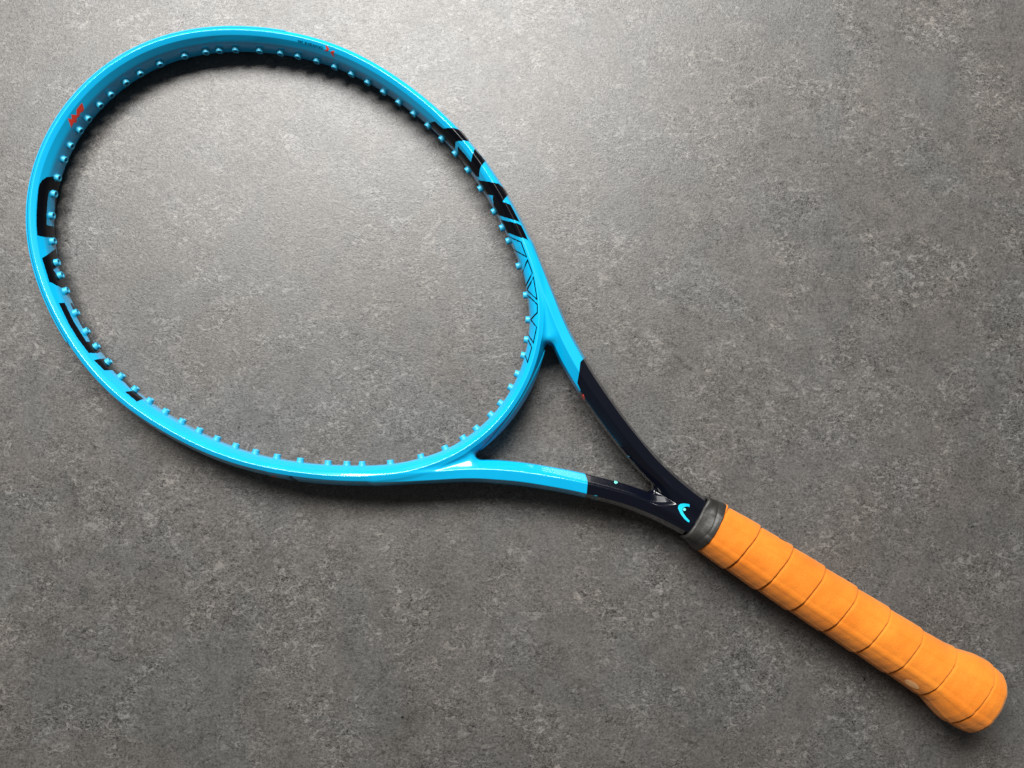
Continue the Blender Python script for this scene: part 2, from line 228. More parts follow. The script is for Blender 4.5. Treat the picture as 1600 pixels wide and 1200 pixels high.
DECALS = json.loads('''{"sa": {"brand": [[[[41.072, 3.953], [40.272, 3.563], [39.472, 3.275], [40.272, 3.032], [40.651, 2.82], [41.471, 2.695], [42.077, 2.576], [42.672, 2.469], [44.272, 2.366], [45.513, 2.26], [47.098, 2.207], [48.66, 2.139], [50.672, 2.127], [52.272, 2.126], [53.497, 2.137], [54.672, 2.146], [56.272, 2.143], [57.072, 2.159], [58.672, 2.158], [59.872, 2.157], [61.072, 2.164], [62.672, 2.159], [63.472, 2.172], [65.072, 2.163], [66.41, 2.161], [67.472, 2.16], [69.072, 2.155], [69.932, 2.164], [71.472, 2.158], [72.845, 2.15], [73.872, 2.154], [75.472, 2.139], [76.272, 2.154], [77.872, 2.143], [78.838, 2.152], [80.272, 2.144], [81.455, 2.139], [81.773, 2.288], [81.82, 2.428], [81.872, 2.569], [81.804, 2.707], [81.072, 2.893], [81.072, 3.057], [80.272, 3.278], [79.577, 3.513], [79.472, 3.692], [77.872, 3.694], [76.272, 3.694], [74.926, 3.704], [73.468, 3.735], [72.272, 3.727], [70.672, 3.727], [69.072, 3.727], [67.868, 3.744], [66.542, 3.741], [65.072, 3.727], [63.601, 3.735], [62.404, 3.767], [61.072, 3.744], [59.472, 3.744], [57.872, 3.866], [56.272, 3.971], [54.672, 4.058], [53.072, 4.093], [51.472, 4.111], [49.872, 4.154], [49.072, 4.11], [47.472, 4.11], [45.872, 4.111], [45.072, 4.04], [43.472, 4.11], [41.872, 4.111]], [[[50.252, 2.907], [48.272, 3.111], [48.272, 3.272], [48.354, 3.449], [49.872, 3.439], [51.472, 3.425], [52.272, 3.468], [53.872, 3.475], [55.115, 3.497], [56.272, 3.527], [57.872, 3.516], [58.672, 3.585], [60.272, 3.556], [61.872, 3.536], [62.672, 3.603], [64.272, 3.567], [65.072, 3.657], [66.672, 3.599], [68.272, 3.553], [69.685, 3.545], [70.672, 3.567], [72.272, 3.519], [72.272, 3.325], [72.986, 3.11], [73.072, 2.953], [73.072, 2.802], [71.472, 2.816], [69.872, 2.831], [68.46, 2.829], [67.387, 2.815], [65.872, 2.818], [64.272, 2.832], [63.036, 2.829], [61.872, 2.82], [60.272, 2.829], [59.092, 2.818], [57.872, 2.807], [56.272, 2.82], [55.287, 2.81], [53.872, 2.813], [52.272, 2.82]]]], [[[87.148, 3.471], [88.516, 3.268], [89.872, 3.076], [91.472, 2.883], [92.625, 2.725], [93.872, 2.577], [94.672, 2.458], [95.472, 2.336], [96.272, 2.206], [97.872, 2.208], [99.315, 2.215], [100.333, 2.233], [101.872, 2.232], [103.472, 2.228], [104.272, 2.244], [105.872, 2.231], [106.874, 2.239], [108.272, 2.231], [109.621, 2.22], [110.672, 2.225], [112.206, 2.205], [112.458, 2.322], [113.072, 2.42], [113.872, 2.51], [114.614, 2.603], [114.672, 2.735], [115.472, 2.854], [115.472, 3.032], [115.472, 3.224], [115.472, 3.444], [113.872, 3.458], [111.472, 3.585], [109.872, 3.567], [107.472, 3.688], [106.672, 3.526], [104.272, 3.711], [103.472, 3.59], [101.872, 3.618], [100.272, 3.652], [98.672, 3.698], [97.072, 3.711], [96.272, 3.623], [94.672, 3.67], [93.072, 3.712], [92.272, 3.586], [90.672, 3.617], [89.872, 3.51], [88.272, 3.519]], [[[103.538, 2.739], [102.502, 2.916], [101.072, 3.114], [99.384, 3.357], [100.356, 3.416], [101.872, 3.428], [103.472, 3.425], [105.072, 3.188], [106.672, 2.976], [105.668, 2.9], [104.643, 2.82]]]], [[[126.672, 2.26], [126.672, 2.394], [126.672, 2.52], [126.672, 2.656], [128.094, 2.652], [129.072, 2.675], [130.672, 2.657], [132.208, 2.643], [133.143, 2.665], [134.672, 2.649], [136.272, 2.629], [137.451, 2.636], [138.672, 2.63], [140.272, 2.609], [141.3, 2.628], [142.672, 2.626], [143.881, 2.635], [145.072, 2.64], [146.484, 2.638], [147.472, 2.654], [149.021, 2.638], [149.872, 2.661], [151.472, 2.64], [152.362, 2.663], [153.872, 2.641], [155.257, 2.634], [155.316, 2.797], [154.856, 3.025], [153.872, 3.007], [152.272, 3.045], [150.672, 3.083], [149.807, 3.047], [148.272, 3.079], [146.672, 3.116], [145.825, 3.076], [144.272, 3.104], [142.913, 3.113], [141.872, 3.092], [140.272, 3.119], [138.889, 3.132], [137.798, 3.115], [136.272, 3.135], [134.672, 3.165], [133.072, 3.197], [131.974, 3.171], [130.672, 3.153], [129.072, 3.167], [127.472, 3.179], [125.872, 3.188], [125.072, 3.446], [126.672, 3.431], [127.472, 3.518], [129.072, 3.498], [130.672, 3.479], [131.472, 3.586], [133.072, 3.533], [134.672, 3.492], [135.472, 3.58], [137.072, 3.53], [138.672, 3.484], [140.272, 3.446], [141.072, 3.516], [142.672, 3.467], [144.272, 3.425], [145.072, 3.492], [146.672, 3.451], [147.472, 3.526], [149.072, 3.477], [150.672, 3.435], [151.472, 3.5], [153.072, 3.451], [154.672, 3.404], [155.472, 3.47], [157.072, 3.423], [157.872, 3.495], [159.472, 3.442], [161.072, 3.393], [161.872, 3.458], [164.272, 2.905], [164.272, 2.706], [164.272, 2.536], [163.648, 2.41], [163.472, 2.265], [161.872, 2.276], [161.006, 2.253], [159.472, 2.258], [157.947, 2.265], [157.072, 2.239], [155.472, 2.243], [154.276, 2.233], [153.072, 2.214], [151.472, 2.23], [150.672, 2.211], [149.072, 2.231], [147.701, 2.233], [146.672, 2.224], [145.072, 2.238], [144.272, 2.211], [142.672, 2.224], [141.47, 2.217], [140.272, 2.224], [138.672, 2.246], [137.872, 2.238], [136.272, 2.258], [135.303, 2.251], [133.872, 2.264], [132.635, 2.27], [131.472, 2.266], [129.939, 2.281], [129.072, 2.264], [127.472, 2.278]], []], [[[169.072, 2.255], [169.072, 2.397], [169.15, 2.528], [169.146, 2.682], [169.072, 2.859], [168.272, 3.118], [169.201, 3.203], [170.529, 3.226], [171.472, 3.307], [172.272, 3.411], [173.072, 3.487], [174.672, 3.439], [175.472, 3.521], [177.072, 3.467], [177.872, 3.555], [179.472, 3.519], [180.272, 3.607], [181.872, 3.594], [183.472, 3.555], [185.072, 3.517], [185.872, 3.608], [187.472, 3.587], [189.072, 3.544], [190.672, 3.48], [192.272, 3.42], [193.872, 3.358], [195.472, 3.296], [197.072, 2.897], [195.67, 2.911], [194.672, 2.867], [193.072, 2.903], [191.472, 2.934], [189.872, 2.961], [188.774, 2.927], [187.472, 2.922], [185.872, 2.965], [184.424, 2.996], [183.472, 2.96], [181.872, 2.999], [181.004, 2.957], [179.472, 2.988], [178.366, 2.963], [178.672, 2.749], [178.672, 2.586], [178.274, 2.461], [177.872, 2.337], [176.813, 2.323], [175.472, 2.315], [173.937, 2.318], [173.072, 2.284], [171.472, 2.291], [170.604, 2.255]], []], [[[197.072, 2.257], [197.271, 2.409], [197.872, 2.536], [197.872, 2.713], [197.072, 3.023], [198.672, 2.972], [199.602, 3.012], [201.072, 2.974], [202.672, 2.919], [203.472, 2.974], [205.072, 2.918], [206.557, 2.87], [206.672, 2.62], [206.672, 2.417], [206.601, 2.221], [205.072, 2.24], [203.472, 2.261], [202.604, 2.239], [201.072, 2.254], [199.472, 2.274], [198.672, 2.242]], []]], "model": [[[[661.872, 2.857], [660.272, 2.624], [659.231, 2.476], [657.872, 2.312], [656.272, 2.293], [655.472, 2.312], [653.872, 2.29], [652.272, 2.263], [650.672, 2.239], [649.158, 2.044], [648.272, 1.878], [646.672, 1.686], [645.872, 1.624], [645.072, 1.472], [643.472, 1.269], [643.472, 0.805], [643.472, 0.43], [641.872, 0.532], [641.072, 0.409], [639.472, 0.512], [637.872, 0.564], [636.272, 0.621], [633.872, 0.901], [633.872, 1.325], [634.672, 1.488], [635.472, 1.626], [636.272, 1.736], [637.872, 1.979], [639.062, 2.207], [638.672, 2.359], [637.872, 2.482], [637.872, 2.675], [637.872, 2.932], [638.672, 2.862], [640.272, 2.908], [641.872, 2.956], [643.472, 2.999], [645.072, 3.045], [646.672, 3.089], [647.472, 3.007], [649.072, 3.043], [650.672, 3.094], [651.472, 3.019], [653.072, 3.062], [654.672, 3.11], [655.472, 3.029], [657.072, 3.069], [658.672, 3.114], [659.472, 3.031], [661.072, 2.996]], []], [[[636.272, 2.355], [634.672, 2.332], [633.872, 2.349], [632.272, 2.326], [631.472, 2.344], [629.872, 2.312], [628.272, 2.296], [627.225, 2.313], [625.872, 2.308], [624.272, 2.281], [622.672, 2.247], [623.472, 2.045], [624.272, 1.857], [625.072, 1.663], [626.672, 1.439], [628.272, 0.76], [626.672, 0.86], [625.872, 0.754], [625.072, 0.672], [622.672, 1.002], [621.872, 0.846], [620.272, 0.952], [619.472, 0.813], [618.672, 0.681], [617.072, 1.306], [616.272, 1.582], [615.967, 1.676], [615.472, 1.836], [614.672, 2.028], [613.872, 2.229], [613.072, 2.351], [612.272, 2.465], [614.672, 2.651], [616.272, 2.687], [617.872, 2.73], [619.472, 2.768], [621.072, 2.816], [622.672, 2.854], [625.072, 3.066], [626.672, 3.127], [628.272, 3.177], [630.672, 3.401], [632.272, 3.446], [633.872, 3.494], [634.672, 3.215], [634.672, 2.904], [634.672, 2.632], [635.472, 2.491]], []], [[[612.272, 2.834], [610.672, 2.578], [609.072, 2.416], [608.272, 2.282], [606.672, 2.107], [605.872, 1.976], [605.072, 1.841], [603.674, 1.687], [602.888, 1.622], [601.872, 1.41], [601.072, 1.137], [599.472, 1.021], [598.672, 0.719], [597.872, 0.57], [597.072, 0.426], [595.472, 0.498], [594.672, 0.344], [592.272, 1.06], [591.472, 1.348], [590.672, 1.598], [589.872, 1.737], [588.509, 1.635], [587.472, 1.524], [586.672, 1.337], [585.688, 1.273], [584.043, 1.275], [582.673, 1.273], [581.207, 1.268], [579.849, 1.273], [578.28, 1.273], [576.944, 1.268], [575.73, 1.275], [574.276, 1.272], [572.937, 1.268], [573.822, 1.276], [574.672, 1.357], [575.472, 1.527], [576.177, 1.63], [577.072, 1.709], [577.872, 1.828], [578.672, 1.924], [580.272, 2.071], [581.072, 2.224], [582.672, 2.394], [584.067, 2.547], [585.872, 2.768], [589.072, 3.393], [589.872, 3.238], [591.472, 3.316], [592.272, 3.17], [592.272, 2.819], [593.072, 2.655], [593.872, 2.541], [595.472, 2.47], [596.272, 2.358], [597.159, 2.239], [598.672, 2.428], [600.026, 2.61], [601.872, 2.93], [603.472, 2.996], [604.272, 2.921], [605.872, 2.98], [607.472, 3.011], [608.272, 2.894], [609.872, 2.923], [610.672, 2.805]], []], [[[582.672, 2.815], [580.989, 2.545], [579.472, 2.362], [577.872, 2.17], [577.072, 2.003], [575.906, 1.868], [574.672, 1.713], [573.872, 1.62], [573.072, 1.459], [572.272, 1.351], [571.472, 1.271], [569.692, 1.274], [568.153, 1.268], [566.792, 1.268], [565.211, 1.268], [563.615, 1.268], [562.272, 1.272], [560.94, 1.267], [559.63, 1.268], [558.511, 1.267], [560.265, 1.271], [561.516, 1.281], [562.672, 1.391], [563.472, 1.559], [564.272, 1.662], [565.072, 1.806], [566.672, 1.958], [568.272, 2.158], [569.872, 2.353], [571.472, 2.525], [573.872, 2.853], [574.672, 2.746], [576.272, 2.802], [577.072, 2.711], [578.672, 2.768], [580.272, 2.837], [581.072, 2.749]], []]], "power": [[[[-10.711, 2.278], [-9.527, 2.434], [-8.487, 2.582], [-6.702, 2.644], [-4.724, 2.555], [-2.928, 2.637], [-0.599, 2.582], [0.272, 2.649], [1.792, 2.722], [2.672, 2.591], [4.468, 2.612], [6.619, 2.638], [5.813, 2.545], [5.008, 2.447], [4.209, 2.356], [3.415, 2.254], [2.672, 2.152], [1.807, 2.373], [0.272, 2.275], [-0.528, 2.172], [-1.328, 2.319], [-2.128, 2.46], [-3.728, 2.367], [-4.726, 2.276], [-6.859, 2.268], [-8.528, 2.261]], []]], "icon": [[[[-178.761, 1.68], [-179.728, 1.687], [-181.328, 1.88], [-180.528, 2.116], [-178.128, 2.187], [-179.728, 1.95], [-178.928, 1.823]], []], [[[-182.128, 2.124], [-183.728, 1.913], [-185.069, 1.917], [-184.337, 2.146], [-184.528, 2.283], [-185.328, 2.393], [-183.728, 2.341], [-182.928, 2.228]], []]], "slash": [[[[308.272, 0.975], [309.072, 1.027], [309.872, 0.884], [310.672, 0.728], [311.472, 0.587], [312.272, 0.446], [311.472, 0.384], [310.672, 0.531], [309.872, 0.672], [309.072, 0.823]], []], [[[309.872, 1.107], [311.472, 1.195], [312.272, 1.042], [313.072, 0.894], [313.872, 0.693], [314.672, 0.515], [312.272, 0.235], [312.272, 0.619], [311.472, 0.793], [310.672, 0.975]], []]], "dot": [[[[298.672, 0.582], [300.272, 0.667], [301.872, 0.745], [301.072, 0.411], [299.472, 0.249], [297.872, 0.2]], []]]}, "outline": [[[[[573.072, 3.499], [570.672, 2.98], [568.542, 2.626], [567.472, 2.506], [565.872, 2.365], [565.072, 2.245], [563.472, 2.084], [562.672, 1.958], [561.811, 1.847], [561.872, 1.795], [563.026, 1.892], [564.272, 2.029], [565.072, 2.156], [566.672, 2.313], [567.472, 2.43], [569.072, 2.559], [570.672, 2.803], [572.272, 3.083]], []], [[[562.601, 1.88], [561.072, 1.871], [559.472, 1.873], [558.672, 1.886], [557.072, 1.877], [556.028, 1.888], [554.672, 1.883], [553.072, 1.877], [552.272, 1.891], [552.054, 1.784], [553.072, 1.785], [554.672, 1.8], [555.654, 1.793], [557.072, 1.799], [558.594, 1.811], [559.472, 1.805], [561.072, 1.811], [562.25, 1.807]], []], [[[552.272, 1.77], [553.072, 1.896], [554.672, 2.035], [555.472, 2.156], [557.072, 2.31], [557.872, 2.42], [559.472, 2.567], [561.072, 2.804], [563.472, 3.272], [563.472, 3.447], [561.872, 3.202], [559.472, 2.714], [557.872, 2.506], [556.272, 2.362], [555.472, 2.243], [553.872, 2.09], [553.072, 1.979], [551.472, 1.826]], []]], [[[[544.272, 2.746], [545.072, 2.535], [545.872, 2.396], [546.672, 2.266], [547.472, 2.141], [548.272, 2.023], [549.072, 1.898], [549.872, 1.765], [550.672, 1.844], [549.872, 1.98], [549.072, 2.101], [548.015, 2.22], [546.9, 2.334], [545.974, 2.449], [545.872, 2.712], [545.872, 3.182]], []], [[[550.672, 1.893], [549.072, 1.878], [547.472, 1.86], [546.672, 1.86], [545.072, 1.842], [544.272, 1.839], [542.672, 1.812], [541.072, 1.788], [541.072, 1.694], [542.672, 1.701], [544.272, 1.721], [545.072, 1.735], [546.672, 1.754], [547.472, 1.755], [549.072, 1.774], [550.672, 1.789]], []], [[[541.872, 1.75], [541.072, 1.888], [540.272, 2.006], [539.472, 2.121], [538.672, 2.246], [537.872, 2.369], [537.072, 2.516], [536.272, 2.717], [537.072, 3.485], [535.472, 2.972], [535.472, 2.555], [536.272, 2.411], [537.072, 2.284], [537.872, 2.16], [538.672, 2.048], [539.579, 1.939], [541.072, 1.822], [541.872, 1.691]], []], [[[535.472, 2.872], [536.272, 2.732], [537.872, 2.804], [539.472, 2.887], [540.272, 2.733], [541.872, 3.344], [540.272, 3.253], [539.472, 3.467], [537.872, 3.364], [536.272, 3.269]], []], [[[540.272, 2.898], [541.072, 2.747], [542.672, 2.803], [543.472, 2.666], [545.072, 2.713], [545.872, 3.044], [544.272, 2.984], [543.472, 3.153], [542.672, 3.361], [541.072, 3.269]], []]], [[[[532.272, 2.64], [533.072, 2.451], [533.872, 2.312], [534.672, 2.178], [535.472, 2.053], [537.072, 1.949], [537.872, 1.823], [538.672, 1.682], [539.472, 1.757], [537.872, 1.893], [537.072, 2.015], [536.272, 2.135], [535.472, 2.265], [534.672, 2.402], [533.872, 2.575], [533.072, 2.857]], []], [[[538.931, 1.795], [537.872, 1.81], [536.272, 1.809], [535.472, 1.826], [533.872, 1.824], [533.072, 1.829], [531.472, 1.824], [530.672, 1.826], [529.072, 1.813], [528.272, 1.809], [526.672, 1.796], [525.483, 1.789], [524.272, 1.769], [524.272, 1.678], [525.452, 1.684], [526.672, 1.693], [528.169, 1.708], [529.072, 1.713], [530.672, 1.721], [531.472, 1.72], [533.072, 1.733], [533.872, 1.719], [535.472, 1.721], [536.272, 1.714], [537.872, 1.704], [538.672, 1.697]], []], [[[524.316, 1.678], [525.872, 1.805], [526.672, 1.932], [527.559, 2.045], [529.072, 2.184], [530.256, 2.312], [531.472, 2.447], [533.072, 2.628], [533.072, 2.834], [531.472, 2.557], [529.872, 2.394], [528.969, 2.268], [527.472, 2.124], [526.45, 2.0], [525.072, 1.872], [524.272, 1.733]], []], [[[532.272, 2.646], [533.072, 2.412], [533.872, 2.518], [533.072, 2.851]], []]], [[[[530.672, 3.184], [528.272, 2.623], [526.672, 2.435], [525.872, 2.312], [524.272, 2.155], [523.472, 2.03], [521.872, 1.893], [521.072, 1.751], [521.757, 1.688], [522.672, 1.824], [523.472, 1.952], [525.072, 2.087], [525.872, 2.22], [527.472, 2.367], [528.272, 2.49], [529.872, 2.711]], []], [[[521.872, 1.795], [520.272, 1.806], [519.07, 1.824], [517.872, 1.828], [516.272, 1.834], [516.272, 1.724], [517.872, 1.721], [518.672, 1.714], [520.272, 1.701], [521.872, 1.694]], []], [[[517.072, 1.788], [516.272, 1.943], [515.472, 2.099], [514.672, 2.277], [513.872, 2.456], [513.072, 2.676], [512.272, 2.54], [513.072, 2.361], [513.872, 2.177], [514.672, 2.011], [515.472, 1.861], [516.272, 1.702]], []], [[[513.072, 2.674], [511.472, 2.467], [510.672, 2.316], [509.072, 2.135], [508.272, 1.979], [507.047, 1.823], [507.472, 1.738], [508.272, 1.893], [509.872, 2.051], [510.672, 2.209], [512.272, 2.385], [513.072, 2.524]], []], [[[507.472, 1.859], [506.672, 1.897], [505.072, 1.917], [504.167, 1.952], [502.672, 1.966], [501.072, 1.979], [500.272, 1.999], [498.672, 2.008], [497.072, 2.013], [497.072, 1.908], [498.672, 1.9], [499.86, 1.893], [501.072, 1.874], [502.672, 1.86], [503.472, 1.826], [505.072, 1.812], [506.672, 1.789], [507.472, 1.751]], []], [[[497.764, 1.899], [498.672, 2.048], [500.272, 2.261], [501.072, 2.419], [502.672, 2.626], [504.272, 3.01], [504.272, 3.168], [502.672, 2.891], [501.072, 2.525], [499.472, 2.335], [498.672, 2.171], [497.072, 1.966]], []]], [[[[501.072, 3.138], [499.472, 2.853], [497.872, 2.52], [496.272, 2.363], [495.472, 2.221], [494.672, 2.067], [494.672, 1.967], [495.472, 2.102], [497.072, 2.278], [497.872, 2.413], [499.472, 2.576], [501.072, 2.976]], []], [[[495.208, 2.109], [493.872, 2.122], [492.272, 2.122], [491.472, 2.156], [489.872, 2.155], [488.272, 2.14], [487.472, 2.17], [485.872, 2.153], [484.822, 2.151], [484.377, 2.01], [485.872, 2.02], [487.472, 2.032], [488.272, 2.018], [489.872, 2.025], [491.35, 2.022], [492.272, 2.003], [493.872, 1.998], [494.672, 1.979]], []], [[[485.072, 2.0], [485.872, 2.173], [487.472, 2.363], [489.072, 2.541], [490.672, 2.976], [490.672, 3.12], [488.272, 2.642], [487.472, 2.47], [485.872, 2.292], [484.272, 2.086]], []]]], "p3": {"emblem": [[[225.18, -4.04, 11.74], [224.65, -3.41, 11.59], [224.14, -2.78, 11.46], [224.87, -2.49, 11.39], [225.6, -2.2, 11.34], [226.59, -1.28, 11.24], [227.18, 0.09, 11.2], [226.68, 1.35, 11.24], [225.95, 1.89, 11.3], [225.23, 2.44, 11.38], [224.42, 2.81, 11.46], [223.62, 3.18, 11.55], [222.81, 3.56, 11.66], [221.91, 3.79, 11.75], [221.0, 4.03, 11.82], [220.09, 4.26, 11.88], [219.64, 5.18, 11.95], [220.65, 5.37, 11.95], [221.55, 5.25, 11.95], [222.46, 5.12, 11.95], [223.36, 5.0, 11.94], [224.08, 4.73, 11.91], [224.79, 4.46, 11.85], [225.5, 4.2, 11.78], [226.21, 3.93, 11.69], [226.9, 3.48, 11.56], [227.6, 3.04, 11.45], [228.3, 2.6, 11.36], [228.96, 2.12, 11.29], [229.62, 1.65, 11.24], [229.9, 0.93, 11.2], [230.18, 0.21, 11.2], [229.73, -1.25, 11.22], [229.01, -1.9, 11.27], [228.3, -2.54, 11.35], [227.47, -2.99, 11.44], [226.65, -3.44, 11.55], [225.91, -3.74, 11.64]], [[225.16, -0.3, 11.2], [225.03, 0.14, 11.2], [225.13, 0.58, 11.21], [225.45, 0.92, 11.22], [225.88, 1.06, 11.23], [226.32, 0.96, 11.22], [226.65, 0.66, 11.21], [226.78, 0.22, 11.2], [226.67, -0.23, 11.2], [226.36, -0.57, 11.2], [225.93, -0.7, 11.21], [225.49, -0.61, 11.21]]], "red": [[[314.5, -25.35, 3.8], [314.3, -25.41, 5.59], [314.07, -25.52, 6.79], [313.79, -25.74, 7.16], [313.5, -25.95, 7.47], [313.2, -25.7, 7.36], [312.89, -25.44, 7.24], [312.58, -25.18, 7.13], [312.28, -24.92, 7.01], [311.97, -24.66, 6.87], [311.66, -24.41, 6.68], [311.34, -24.17, 6.33], [310.99, -23.97, 5.67], [310.96, -23.77, 3.25], [310.91, -23.57, 0.67], [310.66, -23.72, -5.2], [311.11, -23.86, -4.48], [311.55, -24.01, -3.77], [311.99, -24.15, -3.09], [312.43, -24.3, -2.43], [312.86, -24.45, -1.81], [313.29, -24.61, -1.29], [313.63, -24.74, 0.51], [313.93, -24.93, 1.73], [314.21, -25.14, 2.77]]], "sliver": [[[307.08, -23.12, 7.41], [305.7, -22.62, 7.48], [304.32, -22.11, 7.55], [302.93, -21.61, 7.62], [301.62, -21.21, 7.76], [300.32, -20.81, 7.89], [299.01, -20.41, 8.01], [297.8, -19.96, 8.04], [296.6, -19.5, 8.06], [295.39, -19.04, 8.08], [294.18, -18.58, 8.09], [292.98, -18.13, 8.09], [291.77, -17.67, 8.09], [290.56, -17.22, 8.08], [289.36, -16.77, 8.07], [288.15, -16.31, 8.05], [286.94, -15.86, 8.03], [285.73, -15.41, 8.0], [284.53, -14.96, 7.97], [283.34, -14.49, 7.92], [282.15, -14.03, 7.86], [280.96, -13.57, 7.8], [282.21, -12.77, 6.54], [283.31, -13.14, 6.49], [284.42, -13.5, 6.44], [285.52, -13.87, 6.36], [286.62, -14.25, 6.23], [287.71, -14.63, 6.04], [288.8, -15.01, 5.84], [290.03, -15.47, 5.93], [291.25, -15.93, 6.0], [292.48, -16.4, 6.04], [293.69, -16.86, 6.04], [294.91, -17.33, 6.02], [296.08, -17.85, 6.48], [297.22, -18.38, 6.69], [298.35, -18.92, 6.84], [299.48, -19.46, 6.95], [300.6, -20.01, 7.03], [301.73, -20.56, 7.11], [302.8, -21.07, 7.17], [303.87, -21.58, 7.23], [304.94, -22.1, 7.29], [306.01, -22.61, 7.35]]], "smudge": [[[270.77, -8.44, -0.43], [270.93, -8.63, 2.58], [271.02, -8.86, 5.06], [270.98, -9.15, 6.66], [270.58, -9.18, 6.83], [270.17, -9.21, 6.98], [269.76, -9.25, 7.13], [269.85, -8.8, 6.67], [269.75, -8.44, 4.98], [269.5, -8.16, 2.33], [269.83, -8.22, 1.77], [270.16, -8.28, 1.17], [270.48, -8.36, 0.46]]], "eight": [[[269.11, 8.02, 2.39], [268.56, 7.73, 0.94], [267.85, 7.4, -1.63], [267.68, 7.47, -0.12], [267.33, 7.36, -0.12], [267.33, 7.4, 1.69], [267.67, 7.91, 6.26], [267.38, 8.25, 6.88], [267.66, 8.67, 7.19], [267.94, 9.09, 7.5], [268.22, 9.51, 7.81], [268.59, 9.49, 7.69], [268.96, 9.48, 7.57], [269.33, 9.46, 7.45], [269.45, 9.03, 7.02], [269.55, 8.6, 6.51]]], "nine": [[[274.43, 21.33, 10.43], [274.79, 21.54, 10.41], [275.15, 21.75, 10.4], [275.51, 21.97, 10.38], [275.87, 22.18, 10.36], [276.22, 22.39, 10.32], [276.29, 22.76, 10.0], [276.26, 23.13, 9.09], [276.24, 23.49, 8.16], [276.22, 23.86, 7.23], [276.19, 24.23, 6.29], [275.74, 24.58, 5.05], [275.25, 24.92, 3.57], [274.58, 25.18, 0.59], [274.46, 25.13, 0.78], [274.32, 25.08, 0.75], [273.86, 24.93, 0.75], [273.4, 24.77, 0.74], [272.93, 24.61, 0.74], [272.47, 24.46, 0.74], [272.23, 24.37, 0.77], [271.95, 24.28, 0.59], [271.93, 24.14, 1.94], [272.08, 23.73, 3.87], [272.13, 23.32, 5.09], [272.58, 22.88, 6.55], [273.02, 22.45, 8.0], [273.46, 22.01, 9.45], [273.81, 22.21, 9.26], [274.16, 22.4, 9.07], [273.82, 22.74, 7.95], [273.48, 23.08, 6.82], [273.13, 23.42, 5.69], [273.1, 23.85, 4.54], [273.02, 24.28, 3.02], [272.85, 24.59, 0.59], [273.27, 24.73, 0.59], [273.7, 24.88, 0.59], [274.31, 24.67, 3.29], [274.78, 24.35, 4.77], [275.21, 24.03, 5.94], [275.23, 23.66, 6.87], [275.26, 23.3, 7.8], [275.28, 22.93, 8.73], [274.94, 22.71, 8.98], [274.6, 22.49, 9.23], [274.25, 22.27, 9.48], [273.91, 22.05, 9.73], [274.2, 21.69, 10.3]]], "armline": [[[261.32, -20.01, 4.53], [260.07, -19.81, 4.02], [258.83, -19.59, 3.57], [257.55, -19.4, 2.9], [256.26, -19.21, 2.2], [254.93, -19.05, 1.27], [253.54, -18.9, 0.07], [252.7, -18.12, 3.01], [251.53, -17.53, 4.08], [250.32, -16.96, 4.94], [249.78, -16.0, 7.02], [249.25, -15.05, 9.08], [247.65, -15.63, 6.85], [246.03, -16.2, 4.62], [244.37, -16.62, 1.97], [243.03, -16.38, 2.04], [242.07, -15.8, 3.69], [240.97, -15.28, 4.66], [239.84, -14.78, 5.46], [237.04, -15.41, 1.98], [237.16, -15.43, 1.94], [239.5, -15.28, 3.98], [240.49, -15.84, 2.51], [241.73, -16.15, 1.98], [243.07, -16.39, 1.95], [244.43, -16.63, 1.93], [245.51, -16.81, 2.17], [247.3, -16.14, 5.4], [248.88, -15.58, 7.59], [249.81, -17.43, 3.19], [251.0, -17.95, 1.99], [252.45, -18.28, 1.97], [253.9, -18.63, 1.95], [255.06, -18.92, 1.95], [256.23, -19.23, 1.96], [257.38, -19.54, 1.96], [258.53, -19.87, 1.97], [259.68, -20.21, 1.98], [260.66, -20.7, 1.13]], [[283.78, -26.63, 7.09], [282.43, -26.26, 6.77], [281.08, -25.89, 6.48], [279.73, -25.52, 6.2], [278.38, -25.14, 5.95], [277.03, -24.76, 5.71], [275.84, -24.29, 5.86], [274.65, -23.81, 6.02], [273.47, -23.33, 6.19], [272.29, -22.86, 6.37], [271.11, -22.38, 6.57], [269.93, -21.9, 6.78], [268.64, -21.58, 6.51], [267.34, -21.25, 6.26], [266.04, -20.93, 6.02], [264.75, -20.6, 5.8], [263.32, -20.36, 5.28], [261.9, -20.11, 4.77], [260.46, -19.87, 4.18], [259.02, -19.63, 3.64], [258.71, -19.92, 1.97], [260.04, -20.31, 1.98], [261.37, -20.72, 2.14], [262.94, -20.88, 3.49], [264.39, -21.11, 4.17], [265.7, -21.43, 4.45], [267.0, -21.75, 4.75], [268.3, -22.07, 5.03], [269.6, -22.39, 5.29], [270.77, -22.87, 5.07], [271.95, -23.35, 4.85], [273.12, -23.84, 4.6], [274.3, -24.33, 4.36], [275.49, -24.81, 4.14], [276.67, -25.29, 3.93], [278.04, -25.67, 4.24], [279.4, -26.04, 4.57], [280.77, -26.4, 4.92], [282.13, -26.78, 5.22], [283.49, -27.15, 5.54]]]}}''')

